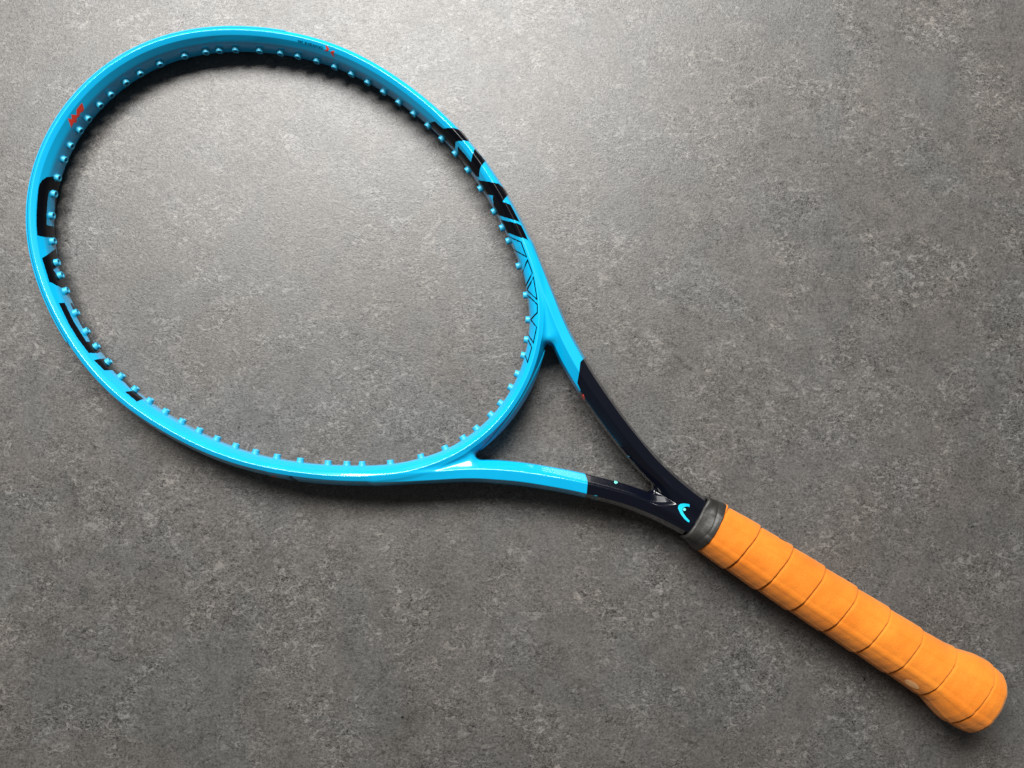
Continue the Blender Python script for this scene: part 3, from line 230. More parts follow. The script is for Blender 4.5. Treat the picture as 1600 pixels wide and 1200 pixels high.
# ------------------------------------------------------------------ helpers
MM = 0.001
def new_mat(name):
    m = bpy.data.materials.new(name); m.use_nodes = True
    nt = m.node_tree; b = nt.nodes["Principled BSDF"]
    return m, nt, b, nt.nodes, nt.links
def simple(name, col, rough, coat=0.0, coat_rough=0.05, spec=0.5, grain=0.0, grain_scale=900, bump=0.0):
    m, nt, b, N, L = new_mat(name)
    b.inputs["Base Color"].default_value = (*col, 1); b.inputs["Roughness"].default_value = rough
    b.inputs["Coat Weight"].default_value = coat; b.inputs["Coat Roughness"].default_value = coat_rough
    b.inputs["Specular IOR Level"].default_value = spec
    if grain or bump:
        tc = N.new("ShaderNodeTexCoord"); n = N.new("ShaderNodeTexNoise"); n.inputs["Scale"].default_value = grain_scale
        n.inputs["Detail"].default_value = 4
        L.new(tc.outputs["Object"], n.inputs["Vector"])
        if grain:
            h = N.new("ShaderNodeHueSaturation"); h.inputs["Color"].default_value = (*col, 1)
            mr = N.new("ShaderNodeMapRange"); mr.inputs[1].default_value = 0.3; mr.inputs[2].default_value = 0.7
            mr.inputs[3].default_value = 1 - grain; mr.inputs[4].default_value = 1 + grain
            L.new(n.outputs["Fac"], mr.inputs[0]); L.new(mr.outputs[0], h.inputs["Value"]); L.new(h.outputs[0], b.inputs["Base Color"])
        if bump:
            bp = N.new("ShaderNodeBump"); bp.inputs["Strength"].default_value = 1; bp.inputs["Distance"].default_value = bump
            L.new(n.outputs["Fac"], bp.inputs["Height"]); L.new(bp.outputs[0], b.inputs["Normal"])
    return m
def mesh_obj(name, V, F, mat, parent=None, smooth=True):
    me = bpy.data.meshes.new(name); me.from_pydata([tuple(map(float, v)) for v in V], [], F)
    me.update()
    if smooth: me.polygons.foreach_set("use_smooth", [True] * len(me.polygons))
    me.materials.append(mat)
    o = bpy.data.objects.new(name, me); COL.objects.link(o)
    if parent: o.parent = parent
    return o
def grid_faces(n, m, wrap_m=True, flip=False):
    F = []
    for i in range(n - 1):
        for j in range(m if wrap_m else m - 1):
            k = (j + 1) % m
            f = (i*m + j, i*m + k, (i+1)*m + k, (i+1)*m + j)
            F.append(f[::-1] if flip else f)
    return F

BLUE = (0.0, 0.355, 0.64); NAVY = (0.0014, 0.0022, 0.0065); INK = (0.003, 0.004, 0.008)

# ------------------------------------------------------------------ materials
def frame_material():
    m, nt, b, N, L = new_mat("frame_lacquer")
    at = N.new("ShaderNodeAttribute"); at.attribute_name = "navy"
    mr = N.new("ShaderNodeMapRange"); mr.inputs[1].default_value = -0.12; mr.inputs[2].default_value = 0.12
    L.new(at.outputs["Fac"], mr.inputs[0])
    tc = N.new("ShaderNodeTexCoord"); n = N.new("ShaderNodeTexNoise"); n.inputs["Scale"].default_value = 60; n.inputs["Detail"].default_value = 3
    L.new(tc.outputs["Object"], n.inputs["Vector"])
    h = N.new("ShaderNodeHueSaturation"); h.inputs["Color"].default_value = (*BLUE, 1)
    m2 = N.new("ShaderNodeMapRange"); m2.inputs[1].default_value = 0.3; m2.inputs[2].default_value = 0.7; m2.inputs[3].default_value = 0.97; m2.inputs[4].default_value = 1.03
    L.new(n.outputs["Fac"], m2.inputs[0]); L.new(m2.outputs[0], h.inputs["Value"])
    mx = N.new("ShaderNodeMix"); mx.data_type = 'RGBA'
    L.new(mr.outputs[0], mx.inputs[0]); L.new(h.outputs[0], mx.inputs[6]); mx.inputs[7].default_value = (*NAVY, 1)
    L.new(mx.outputs[2], b.inputs["Base Color"])
    r = N.new("ShaderNodeMapRange"); r.inputs[3].default_value = 0.38; r.inputs[4].default_value = 0.22
    L.new(mr.outputs[0], r.inputs[0]); L.new(r.outputs[0], b.inputs["Roughness"])
    nw = N.new("ShaderNodeTexNoise"); nw.inputs["Scale"].default_value = 140; nw.inputs["Detail"].default_value = 6; nw.inputs["Roughness"].default_value = 0.7
    L.new(tc.outputs["Object"], nw.inputs["Vector"])
    rw = N.new("ShaderNodeMapRange"); rw.inputs[1].default_value = 0.45; rw.inputs[2].default_value = 0.7; rw.inputs[3].default_value = 0.035; rw.inputs[4].default_value = 0.06
    L.new(nw.outputs["Fac"], rw.inputs[0]); L.new(rw.outputs[0], b.inputs["Coat Roughness"])
    b.inputs["Specular IOR Level"].default_value = 0.25
    b.inputs["Coat Weight"].default_value = 0.9; b.inputs["Coat Roughness"].default_value = 0.035
    return m
M_FRAME = frame_material()
M_INK = simple("black_print", (0.0012, 0.0014, 0.003), 0.3, 0.22, 0.05, spec=0.12)
M_RED = simple("red_print", (0.62, 0.035, 0.012), 0.4, 0.6, 0.1)
M_CYAN = simple("cyan_print", (0.0, 0.50, 0.72), 0.45, 0.3, 0.2)
M_PALE = simple("pale_green_print", (0.16, 0.66, 0.60), 0.45, 0.3, 0.2)
M_TEAL = simple("teal_print", (0.02, 0.20, 0.27), 0.45, 0.3, 0.2)
M_GREY = simple("grey_print", (0.16, 0.16, 0.155), 0.5)
M_PLASTIC = simple("blue_plastic", (0.025, 0.36, 0.56), 0.42, 0.0, spec=0.5)
M_GUARD = simple("blue_guard_plastic", (0.0, 0.35, 0.62), 0.36, 0.4, 0.15)
M_GAP_SHADOW = simple("painted_gap_shadow", (0.002, 0.035, 0.06), 0.7)  # dark blue standing in for the shadow in a gap; no groove is modelled
M_RUBBER = simple("collar_rubber", (0.017, 0.0165, 0.0145), 0.52, 0.0, spec=0.6, grain=0.12, grain_scale=300, bump=0.00025)
M_DOT = simple("pale_orange_print", (0.95, 0.50, 0.21), 0.6)

def grip_material():
    m, nt, b, N, L = new_mat("orange_overgrip")
    tc = N.new("ShaderNodeTexCoord")
    n1 = N.new("ShaderNodeTexNoise"); n1.inputs["Scale"].default_value = 35; n1.inputs["Detail"].default_value = 5; n1.inputs["Roughness"].default_value = 0.6
    n2 = N.new("ShaderNodeTexNoise"); n2.inputs["Scale"].default_value = 1100; n2.inputs["Detail"].default_value = 3
    for n in (n1, n2): L.new(tc.outputs["Object"], n.inputs["Vector"])
    r = N.new("ShaderNodeValToRGB")
    r.color_ramp.elements[0].position = 0.3; r.color_ramp.elements[0].color = (0.60, 0.155, 0.008, 1)
    r.color_ramp.elements[1].position = 0.7; r.color_ramp.elements[1].color = (0.74, 0.225, 0.018, 1)
    L.new(n1.outputs["Fac"], r.inputs[0])
    h = N.new("ShaderNodeHueSaturation"); mr = N.new("ShaderNodeMapRange")
    mr.inputs[1].default_value = 0.3; mr.inputs[2].default_value = 0.7; mr.inputs[3].default_value = 0.93; mr.inputs[4].default_value = 1.06
    L.new(n2.outputs["Fac"], mr.inputs[0]); L.new(mr.outputs[0], h.inputs["Value"]); L.new(r.outputs[0], h.inputs["Color"])
    L.new(h.outputs[0], b.inputs["Base Color"])
    b.inputs["Roughness"].default_value = 0.75; b.inputs["Specular IOR Level"].default_value = 0.25
    b.inputs["Sheen Weight"].default_value = 0.25; b.inputs["Sheen Roughness"].default_value = 0.5
    b.inputs["Sheen Tint"].default_value = (1.0, 0.75, 0.5, 1)
    n3 = N.new("ShaderNodeTexNoise"); n3.inputs["Scale"].default_value = 120; n3.inputs["Detail"].default_value = 2
    L.new(tc.outputs["Object"], n3.inputs["Vector"])
    b1 = N.new("ShaderNodeBump"); b1.inputs["Distance"].default_value = 0.0003; L.new(n3.outputs["Fac"], b1.inputs["Height"])
    b2 = N.new("ShaderNodeBump"); b2.inputs["Distance"].default_value = 0.00012; L.new(n2.outputs["Fac"], b2.inputs["Height"]); L.new(b1.outputs[0], b2.inputs["Normal"])
    L.new(b2.outputs[0], b.inputs["Normal"])
    return m
M_GRIP = grip_material()

def floor_material():
    m, nt, b, N, L = new_mat("slate_look_floor")
    tc = N.new("ShaderNodeTexCoord")
    def noise(scale, detail=4, rough=0.55, dist=0.0, vec=None, stretch=None):
        n = N.new("ShaderNodeTexNoise"); n.inputs["Scale"].default_value = scale; n.inputs["Detail"].default_value = detail
        n.inputs["Roughness"].default_value = rough; n.inputs["Distortion"].default_value = dist
        src = tc.outputs["Object"]
        if stretch:
            mp = N.new("ShaderNodeMapping"); mp.inputs["Scale"].default_value = stretch[:3]; mp.inputs["Rotation"].default_value = (0, 0, stretch[3])
            L.new(src, mp.inputs[0]); src = mp.outputs[0]
        L.new(src, n.inputs["Vector"]); return n.outputs["Fac"]
    def rng(x, a, c, lo, hi):
        r = N.new("ShaderNodeMapRange"); r.inputs[1].default_value = a; r.inputs[2].default_value = c; r.inputs[3].default_value = lo; r.inputs[4].default_value = hi
        L.new(x, r.inputs[0]); return r.outputs[0]
    def math_(op, x, y):
        n = N.new("ShaderNodeMath"); n.operation = op
        for i, q in enumerate((x, y)):
            if isinstance(q, (int, float)): n.inputs[i].default_value = q
            else: L.new(q, n.inputs[i])
        return n.outputs[0]
    big = noise(7, 5, 0.6, 0.6); mid = noise(45, 6, 0.65, 1.2)
    fib = noise(330, 5, 0.62, 2.6, stretch=(1.0, 1.5, 1.0, 0.35)); fine = noise(620, 3, 0.6, 0.5)
    patch = noise(24, 4, 0.6, 0.8)
    v = math_('ADD', rng(big, 0.3, 0.7, -0.08, 0.08), rng(mid, 0.3, 0.7, -0.15, 0.15))
    amp = rng(patch, 0.38, 0.62, 0.22, 0.62)
    f = math_('MULTIPLY', rng(fib, 0.36, 0.64, -1, 1), amp)
    v = math_('ADD', v, f)
    v = math_('ADD', v, rng(fine, 0.32, 0.68, -0.28, 0.28))
    # pale flecks
    fl = noise(170, 7, 0.68, 1.4, stretch=(0.9, 1.3, 1, -0.5))
    v = math_('ADD', v, math_('MULTIPLY', rng(fl, 0.545, 0.59, 0, 0.85), rng(patch, 0.42, 0.60, 0.15, 1.0)))
    dk = noise(120, 7, 0.66, 1.8, stretch=(1.0, 1.2, 1, 0.9))
    v = math_('ADD', v, math_('MULTIPLY', rng(dk, 0.41, 0.455, -0.28, 0), rng(big, 0.4, 0.6, 1.0, 0.3)))
    # dark pits
    vo = N.new("ShaderNodeTexVoronoi"); vo.inputs["Scale"].default_value = 38; vo.inputs["Randomness"].default_value = 1
    L.new(tc.outputs["Object"], vo.inputs["Vector"])
    pit = rng(vo.outputs["Distance"], 0.022, 0.05, -0.7, 0.0)
    vc = N.new("ShaderNodeSeparateColor"); L.new(vo.outputs["Color"], vc.inputs[0])
    pit = math_('MULTIPLY', pit, rng(vc.outputs[0], 0.80, 0.86, 0, 1))
    v = math_('ADD', v, pit)
    # sparse fine scratches in a few directions
    for rot, sc, lo in ((0.6, 9, 0.735), (-0.9, 7, 0.74), (2.2, 11, 0.745)):
        s_ = noise(sc, 2, 0.5, 0.15, stretch=(0.35, 34, 1, rot)); mk = noise(5.5 + rot, 1, 0.4, 0.0)
        v = math_('ADD', v, math_('MULTIPLY', rng(s_, lo, lo + 0.02, 0, 0.45), rng(mk, 0.52, 0.60, 0, 1)))
    v = math_('ADD', v, 1.0)
    h = N.new("ShaderNodeHueSaturation"); 
    tint = N.new("ShaderNodeMix"); tint.data_type = 'RGBA'
    L.new(rng(noise(16, 3, 0.5, 0.4), 0.4, 0.6, 0, 1), tint.inputs[0])
    tint.inputs[6].default_value = (0.086, 0.0795, 0.073, 1); tint.inputs[7].default_value = (0.0815, 0.0795, 0.0765, 1)
    L.new(tint.outputs[2], h.inputs["Color"]); L.new(v, h.inputs["Value"])
    L.new(h.outputs[0], b.inputs["Base Color"])
    L.new(rng(mid, 0.3, 0.7, 0.36, 0.45), b.inputs["Roughness"])
    b.inputs["Specular IOR Level"].default_value = 0.54
    b1 = N.new("ShaderNodeBump"); b1.inputs["Distance"].default_value = 0.00016
    hh = math_('ADD', math_('MULTIPLY', fib, 1.0), math_('MULTIPLY', fine, 0.7))
    L.new(hh, b1.inputs["Height"]); L.new(b1.outputs[0], b.inputs["Normal"])
    return m

# ------------------------------------------------------------------ floor
F_ = 2.5
floor = mesh_obj("floor", [(-F_, -F_, 0), (F_, -F_, 0), (F_, F_, 0), (-F_, F_, 0)], [(0, 1, 2, 3)], floor_material(), smooth=False)
floor["kind"] = "structure"

# ------------------------------------------------------------------ racket
racket = bpy.data.objects.new("tennis_racket", None); COL.objects.link(racket)
racket["label"] = "unstrung blue and navy tennis racket with orange grip lying on grey floor"
racket["category"] = "tennis racket"
racket.empty_display_size = 0.05
racket.matrix_world = Matrix.Translation((0.306494, -0.164935, 0.019699)) @ Matrix([[-0.84137341, -0.54036457, -0.00984452], [0.54032759, -0.841431, 0.00632212], [-0.01169973, 0.0, 0.99993156]]).to_4x4()

def sweep_mesh(C, N, prof, S, scale, closed, mirror, shrink=0.97):
    n = len(C); m = len(prof); V = []
    sx, sz = scale(S)
    for i in range(n):
        for x, z in prof:
            p = C[i] + N[i] * x * sx[i] * shrink
            V.append((p[0], p[1] * mirror, z * sz[i] * shrink))
    F = []
    for i in range(n if closed else n - 1):
        k = (i + 1) % n
        for j in range(m):
            l = (j + 1) % m
            f = (i*m + j, i*m + l, k*m + l, k*m + j)
            F.append(f if mirror < 0 else f[::-1])
    if not closed:
        F.append(tuple(range(m)) if mirror > 0 else tuple(range(m))[::-1])
        F.append(tuple((n-1)*m + j for j in range(m))[::-1] if mirror > 0 else tuple((n-1)*m + j for j in range(m)))
    return V, F

def refine(P, F, sel):
    """split the selected quads in four; neighbours keep their outline and take the new edge points"""
    n = len(P); E = {}; newp = []
    def mid(a, b_):
        k = (a, b_) if a < b_ else (b_, a)
        i = E.get(k)
        if i is None:
            i = n + len(newp); E[k] = i; newp.append((a, b_))
        return i
    out = []; Fl = F; centres = []
    for f in [Fl[i] for i in np.nonzero(sel)[0]]:
        m = [mid(f[j], f[(j + 1) % 4]) for j in range(4)]
        centres.append((f, m))
    e = np.array(newp); Pm = (P[e[:, 0]] + P[e[:, 1]]) / 2
    nb = n + len(newp); fc = np.array([c_[0] for c_ in centres]); Pc = P[fc].mean(1)
    for k, (f, m) in enumerate(centres):
        c_ = nb + k
        for j in range(4): out.append((f[j], m[j], c_, m[j - 1]))
    for i in np.nonzero(~sel)[0]:
        f = Fl[i]; g = []
        for j in range(len(f)):
            a, b_ = f[j], f[(j + 1) % len(f)]; g.append(a)
            q = E.get((a, b_) if a < b_ else (b_, a))
            if q is not None: g.append(q)
        out.append(tuple(g))
    return np.vstack([P, Pm, Pc]), out
S_CUT = 268.0                           # beyond this distance from the tip the throat takes over
def hoop_upper():
    """the plain part of the hoop as a clean sweep: positions, normals, quads"""
    pr = []
    for p, q in zip(PROF_HOOP, np.roll(PROF_HOOP, -1, 0)):
        k = max(1, int(np.linalg.norm(q - p) / 0.9))
        for t in range(k): pr.append(p + (q - p) * t / k)
    pr = np.array(pr)
    if True:
        d = np.linalg.norm(pr - np.roll(pr, 1, 0), axis=1); pr = pr[d > 1e-3]
    e = np.roll(pr, -1, 0) - pr; en = np.c_[e[:, 1], -e[:, 0]]; en /= np.linalg.norm(en, axis=1)[:, None]
    pn = en + np.roll(en, 1, 0); pn /= np.linalg.norm(pn, axis=1)[:, None]
    if (pn * pr).sum() < 0: pn = -pn
    s = np.linspace(-S_CUT, S_CUT, 520); m = len(pr)
    f = np.mod(s, HOOP_L) / HOOP_S[1]; i = np.floor(f).astype(int) % len(HOOP); j = (i + 1) % len(HOOP); t = (f - np.floor(f))[:, None]
    C = HOOP[i] * (1 - t) + HOOP[j] * t; N = HOOP_N[i] * (1 - t) + HOOP_N[j] * t; N /= np.linalg.norm(N, axis=1)[:, None]
    sx, sz = hoop_scale(np.abs(s))
    X = C[:, None, :] + N[:, None, :] * (pr[None, :, :1] * sx[:, None, None])
    Z = pr[None, :, 1] * sz[:, None]
    P = np.concatenate([X, Z[:, :, None]], 2).reshape(-1, 3)
    nx = pn[None, :, 0] / sx[:, None]; nz = pn[None, :, 1] / sz[:, None]
    G = np.concatenate([N[:, None, :] * nx[:, :, None], nz[:, :, None]], 2).reshape(-1, 3); G /= np.linalg.norm(G, axis=1)[:, None]
    F = grid_faces(len(s), m)
    a, b_, c_ = P[F[0][0]], P[F[0][1]], P[F[0][2]]
    if np.cross(b_ - a, c_ - a) @ G[F[0][0]] < 0: F = [q[::-1] for q in F]
    return P, G, F
def build_frame():
    bm = bmesh.new()
    def push(V, F):
        vs = [bm.verts.new(v) for v in V]
        for f in F: bm.faces.new([vs[i] for i in f])
    def box(u0, u1, v0, v1, z):
        V = [(u, v, w) for u in (u0, u1) for v in (v0, v1) for w in (-z, z)]
        push(V, [(0, 1, 3, 2), (4, 6, 7, 5), (0, 4, 5, 1), (2, 3, 7, 6), (0, 2, 6, 4), (1, 5, 7, 3)])
    ph = PROF_HOOP[::3]; pa = PROF_ARM[::3]
    sel = slice(None, None, 4)
    low = np.nonzero((HOOP_S > S_CUT - 6) & (HOOP_S < HOOP_L - S_CUT + 6))[0][::4]
    push(*sweep_mesh(HOOP[low], HOOP_N[low], ph, HOOP_S[low], hoop_scale, False, 1))
    for mir in (1, -1):
        push(*sweep_mesh(ARM[sel], ARM_N[sel], pa, ARM_S[sel], arm_scale, False, mir))
        A, B = np.array(WEB_A), np.array(WEB_B); d = (B - A) / np.linalg.norm(B - A); nn = np.array([-d[1], d[0]])
        V = []
        for c, r in ((A, WEB_R[0]), (B + d * 4.2, WEB_R[1] * 0.75)):
            for sgn in (-1, 1):
                for z in (-8.3, 8.3):
                    q = c + nn * sgn * r; V.append((q[0], q[1] * mir, z))
        push(V, [(0, 1, 3, 2), (4, 6, 7, 5), (0, 4, 5, 1), (2, 3, 7, 6), (0, 2, 6, 4), (1, 5, 7, 3)])
    box(186, 230, -8.3, 8.3, 11.0); box(200, 246, -8.2, 8.2, 6.5)
    bmesh.ops.recalc_face_normals(bm, faces=bm.faces)
    me = bpy.data.meshes.new("frame_rough"); bm.to_mesh(me); bm.free()
    o = bpy.data.objects.new("frame_rough", me); COL.objects.link(o)
    md = o.modifiers.new("remesh", 'REMESH'); md.mode = 'VOXEL'; md.voxel_size = 0.65; md.adaptivity = 0
    dg = bpy.context.evaluated_depsgraph_get()
    ev = o.evaluated_get(dg); em = ev.to_mesh()
    n = len(em.vertices); V = np.empty(n * 3); em.vertices.foreach_get("co", V); V = V.reshape(-1, 3)
    np_ = len(em.polygons); tot = np.empty(np_, int); em.polygons.foreach_get("loop_total", tot)
    lp = np.empty(len(em.loops), int); em.loops.foreach_get("vertex_index", lp)
    F = lp.reshape(-1, 4).tolist() if (tot == 4).all() else [tuple(p.vertices) for p in em.polygons]
    ev.to_mesh_clear(); bpy.data.objects.remove(o); bpy.data.meshes.remove(me)
    bm = bmesh.new(); vs = [bm.verts.new(v) for v in V.tolist()]
    for f in F: bm.faces.new([vs[i] for i in f])
    for s_ in (S_CUT, HOOP_L - S_CUT):
        i = int(round(s_ / HOOP_S[1])) % len(HOOP); sg = 1 if s_ < HOOP_L / 2 else -1
        w_ = HOOP[i] + HOOP_T[i] * (s_ - HOOP_S[i])
        geo = [v for v in bm.verts if (v.co.y > 0) == (sg > 0) and v.co.x > 400]
        es = {e for v in geo for e in v.link_edges}; fs = {f for v in geo for f in v.link_faces}
        bmesh.ops.bisect_plane(bm, geom=geo + list(es) + list(fs), plane_co=(w_[0], w_[1], 0), plane_no=(-sg * HOOP_T[i][0], -sg * HOOP_T[i][1], 0), clear_outer=True, dist=1e-4)
    bm.verts.index_update(); V = np.array([v.co for v in bm.verts]); F = [[v.index for v in f.verts] for f in bm.faces]
    rim = np.array([v.is_boundary for v in bm.verts]); bm.free()
    # pull every vertex onto the exact surface
    P = V.copy(); c = cache_for(P); F = [tuple(f) for f in F]
    end = P[:, 0] < 192
    for _ in range(5):
        step = (field(P, c))[:, None] * grad(P, c); step[end] = 0
        P -= np.clip(step, -1.0, 1.0)
    # finer faces where the surface bends tightly (crest and edges)
    nrm = grad(P, cache_for(P), 0.15)
    for deg, zmin in ((10, -99), (14, 3)):
        quad = np.array([len(f) == 4 for f in F]); Fa = np.array([tuple(f) if len(f) == 4 else (tuple(f) + tuple(f))[:4] for f in F]); nf = nrm[Fa]
        spread = np.minimum.reduce([(nf[:, i] * nf[:, j]).sum(1) for i, j in ((0, 2), (1, 3), (0, 1), (1, 2), (2, 3), (3, 0))])
        P, F = refine(P, F, quad & (spread < math.cos(math.radians(deg))) & (P[Fa][:, :, 2].min(1) > zmin))
        c = cache_for(P); end = P[:, 0] < 192
        for _ in range(2):
            step = (field(P, c))[:, None] * grad(P, c); step[end] = 0
            P -= np.clip(step, -0.5, 0.5)
        nrm = grad(P, c, 0.16)
    
    ub_neg = np.interp(-P[:, 1], [20, 27, 29.6, 41, 43, 48], [313, 316.5, 320.5, 325.9, 325.5, 323.6])
    ub_pos = np.interp(P[:, 1], [8, 13.8, 17.2, 26.8, 30], [290.5, 287.4, 283.9, 278.7, 277])
    navy = np.where(P[:, 1] < 0, ub_neg, ub_pos) - P[:, 0]
    P2, G2, F2 = hoop_upper(); k0 = len(P)
    P = np.vstack([P, P2]); nrm = np.vstack([nrm, G2]); F = list(F) + [tuple(i + k0 for i in f) for f in F2]; navy = np.r_[navy, np.full(len(P2), -50.0)]
    me = bpy.data.meshes.new("frame"); me.from_pydata((P * MM).tolist(), [], F); me.update()
    me.polygons.foreach_set("use_smooth", [True] * len(me.polygons))
    print('frame verts', len(P), 'faces', len(F))
    at = me.attributes.new("navy", 'FLOAT', 'POINT'); at.data.foreach_set("value", navy)
    me.normals_split_custom_set_from_vertices(nrm.tolist())
    me.materials.append(M_FRAME)
    o = bpy.data.objects.new("frame", me); COL.objects.link(o); o.parent = racket
    return o
frame = build_frame()
frame["label"] = "glossy one-piece frame, sky blue head and navy throat"

# ---- printed lettering: thin films lying on the lacquer
def cut_poly(outer, holes, scale_y, step, step_y=None):
    """triangulate a 2D polygon and cut it along a grid; returns verts, faces in 2D"""
    loops = [outer] + holes
    pts = [Vector((x, y * scale_y, 0)) for lo in loops for x, y in lo]
    tri = tessellate_polygon([[Vector((x, y * scale_y, 0)) for x, y in lo] for lo in loops])
    bm = bmesh.new(); vs = [bm.verts.new(p) for p in pts]
    for t in tri:
        try: bm.faces.new([vs[i] for i in t])
        except ValueError: pass
    xs = [p.x for p in pts]; ys = [p.y for p in pts]
    for ax, lo, hi in ((0, min(xs), max(xs)), (1, min(ys), max(ys))):
        st = step if ax == 0 or step_y is None else step_y
        q = math.floor(lo / st) * st + st
        while q < hi:
            co = [0, 0, 0]; co[ax] = q; no = [0, 0, 0]; no[ax] = 1
            bmesh.ops.bisect_plane(bm, geom=bm.verts[:] + bm.edges[:] + bm.faces[:], plane_co=co, plane_no=no, dist=1e-4)
            q += st
    bm.verts.index_update()
    V = np.array([(v.co.x, v.co.y / scale_y) for v in bm.verts]); F = [[v.index for v in f.verts] for f in bm.faces]
    bm.free(); return V, F
def film(name, P, F, mat, parent, off=0.07):
    P = settle(P, off, 4); n = grad(P)
    # faces must look outwards
    out = []
    for f in F:
        a, b_, c = P[f[0]], P[f[1]], P[f[2]]
        g = np.cross(b_ - a, c - a)
        out.append(f if g @ n[f[0]] > 0 else f[::-1])
    o = mesh_obj(name, P * MM, out, mat, parent)
    o.data.normals_split_custom_set_from_vertices(n.tolist())
    return o
def film_sa(name, polys, mat, parent=frame, step=1.6, step_y=None, off=0.07):
    Vs, Fs = [], []; k = 0
    for outer, holes in polys:
        V, F = cut_poly(outer, holes, 10.0, step, step_y)
        Vs.append(on_hoop(V[:, 0], V[:, 1])); Fs += [[i + k for i in f] for f in F]; k += len(V)
    return film(name, np.vstack(Vs), Fs, mat, parent, off)
def film_3d(name, poly, mat, parent=frame, step=1.2, off=0.07):
    Q = np.array(poly); c = Q.mean(0); n = grad(c[None])[0]
    e1 = np.cross(n, [0.3, 0.1, 1.0]) if abs(n[2]) < 0.9 else np.cross(n, [0, 1.0, 0]); e1 /= np.linalg.norm(e1); e2 = np.cross(n, e1)
    V, F = cut_poly([((q - c) @ e1, (q - c) @ e2) for q in Q], [], 1.0, step)
    q2 = np.c_[(Q - c) @ e1, (Q - c) @ e2]; hq = (Q - c) @ n
    wt = 1.0 / (((V[:, None, :] - q2[None]) ** 2).sum(2) + 1e-4) ** 1.5
    hv = (wt * hq[None]).sum(1) / wt.sum(1)
    return film(name, c + V[:, :1] * e1 + V[:, 1:] * e2 + hv[:, None] * n, F, mat, parent, off)

for poly, who in zip(DECALS['sa']['brand'], ('D', 'A', 'E', 'H', 'H')):
    film_sa("letter", [poly], M_INK)["label"] = "black letter printed on the blue inner wall"
for poly in DECALS['sa']['model']:
    film_sa("letter", [poly], M_INK, step=1.2, step_y=0.22, off=0.10)["label"] = "solid black angular letter on the blue frame"
for polys in DECALS['outline']:
    film_sa("outline_letter", polys, M_INK, step=1.2)["label"] = "thin dark outline of an angular letter"
film_sa("red_lettering", DECALS['sa']['power'], M_RED)
for poly in DECALS['sa']['icon']: film_sa("red_mark", [poly], M_RED, step=0.8)
for poly in DECALS['sa']['slash']: film_sa("slash_mark", [poly], M_INK, step=0.8)
film_sa("red_mark", DECALS['sa']['dot'], M_RED, step=0.8)
film_3d("emblem", DECALS['p3']['emblem'][0], M_CYAN)["label"] = "bright cyan curved emblem on navy throat"
film_3d("emblem_dot", DECALS['p3']['emblem'][1], M_PALE)
for nm, key, mt in (("red_mark", 'red', M_RED), ("size_mark", 'smudge', M_TEAL), ("size_mark", 'eight', M_PALE), ("size_mark", 'nine', M_TEAL)):
    for p in DECALS['p3'][key]: film_3d(nm, p, mt, step=0.8)
for p in DECALS['p3']['armline']: film_3d("thin_line", p, M_GREY, step=1.0)

def small_text(txt, s0, s1, a0, a1, mat):
    cu = bpy.data.curves.new("text", 'FONT'); cu.body = txt; cu.offset = 0.02; cu.resolution_u = 3
    o = bpy.data.objects.new("text", cu); COL.objects.link(o)
    dg = bpy.context.evaluated_depsgraph_get(); ev = o.evaluated_get(dg); em = ev.to_mesh()
    V = np.array([v.co[:2] for v in em.vertices]); F = [list(p.vertices) for p in em.polygons]
    ev.to_mesh_clear(); bpy.data.objects.remove(o); bpy.data.curves.remove(cu)
    w = V[:, 0].max() - V[:, 0].min(); hgt = V[:, 1].max()
    s = s0 + (s1 - s0) * (V[:, 0] - V[:, 0].min()) / w; a = a0 + (a1 - a0) * V[:, 1] / hgt
    return film("small_lettering", on_hoop(s, a), F, mat, frame)
small_text("GRAPHENE 360", -177.2, -160.6, 1.90, 2.09, M_INK)

# ---- shells lying on the frame: bumper round the head, strip on the bridge
def shell(name, s0, s1, ahi, mat, thick, ns, na=22, gap_shadow=True):
    s = np.linspace(s0, s1, ns); V = []
    for q in s:
        h = ahi(q)
        a = np.linspace(-h, h, na)
        V.append(np.c_[np.full(na, q), a])
    V = np.vstack(V)
    off = np.full((ns, na), thick); off[:, 0] = off[:, -1] = -0.15; off[:, 1] = off[:, -2] = thick * 0.7
    off[0, :] = off[-1, :] = -0.15
    P = on_hoop(V[:, 0], V[:, 1]); P = settle(P, off.ravel(), 4)
    F = grid_faces(ns, na, False)
    n = grad(P); f = F[len(F) // 2]; g = np.cross(P[f[1]] - P[f[0]], P[f[2]] - P[f[0]])
    if g @ n[f[0]] < 0: F = [f[::-1] for f in F]
    o = mesh_obj(name, P * MM, F, mat, racket)
    if gap_shadow:
        for sg in (1,):
            W = np.vstack([np.c_[s, [ahi(q) + 0.0 for q in s]], np.c_[s, [ahi(q) + 0.065 for q in s]]])
            Fg = [(i, i + 1, ns + i + 1, ns + i) for i in range(ns - 1)]
            film("seam", on_hoop(W[:, 0], W[:, 1]), Fg, M_GAP_SHADOW, o, 0.05)  # thin dark film along the shell edge, painting in the gap's shadow
    return o
LB = 152.0
bumper = shell("bumper_guard", -LB, LB, lambda q: 1.27, M_GUARD, 0.7, 240)
bumper["label"] = "blue plastic guard strip around the outer tip of the head"
HL = HOOP_L / 2
strip = shell("throat_strip", HL - 36, HL + 36, lambda q: max(0.02, 0.98 * (1 - abs((q - HL) / 36.2) ** 2.2) ** 0.75), M_GUARD, 0.6, 80)
strip["label"] = "lens-shaped blue strip on the outside of the throat bridge"

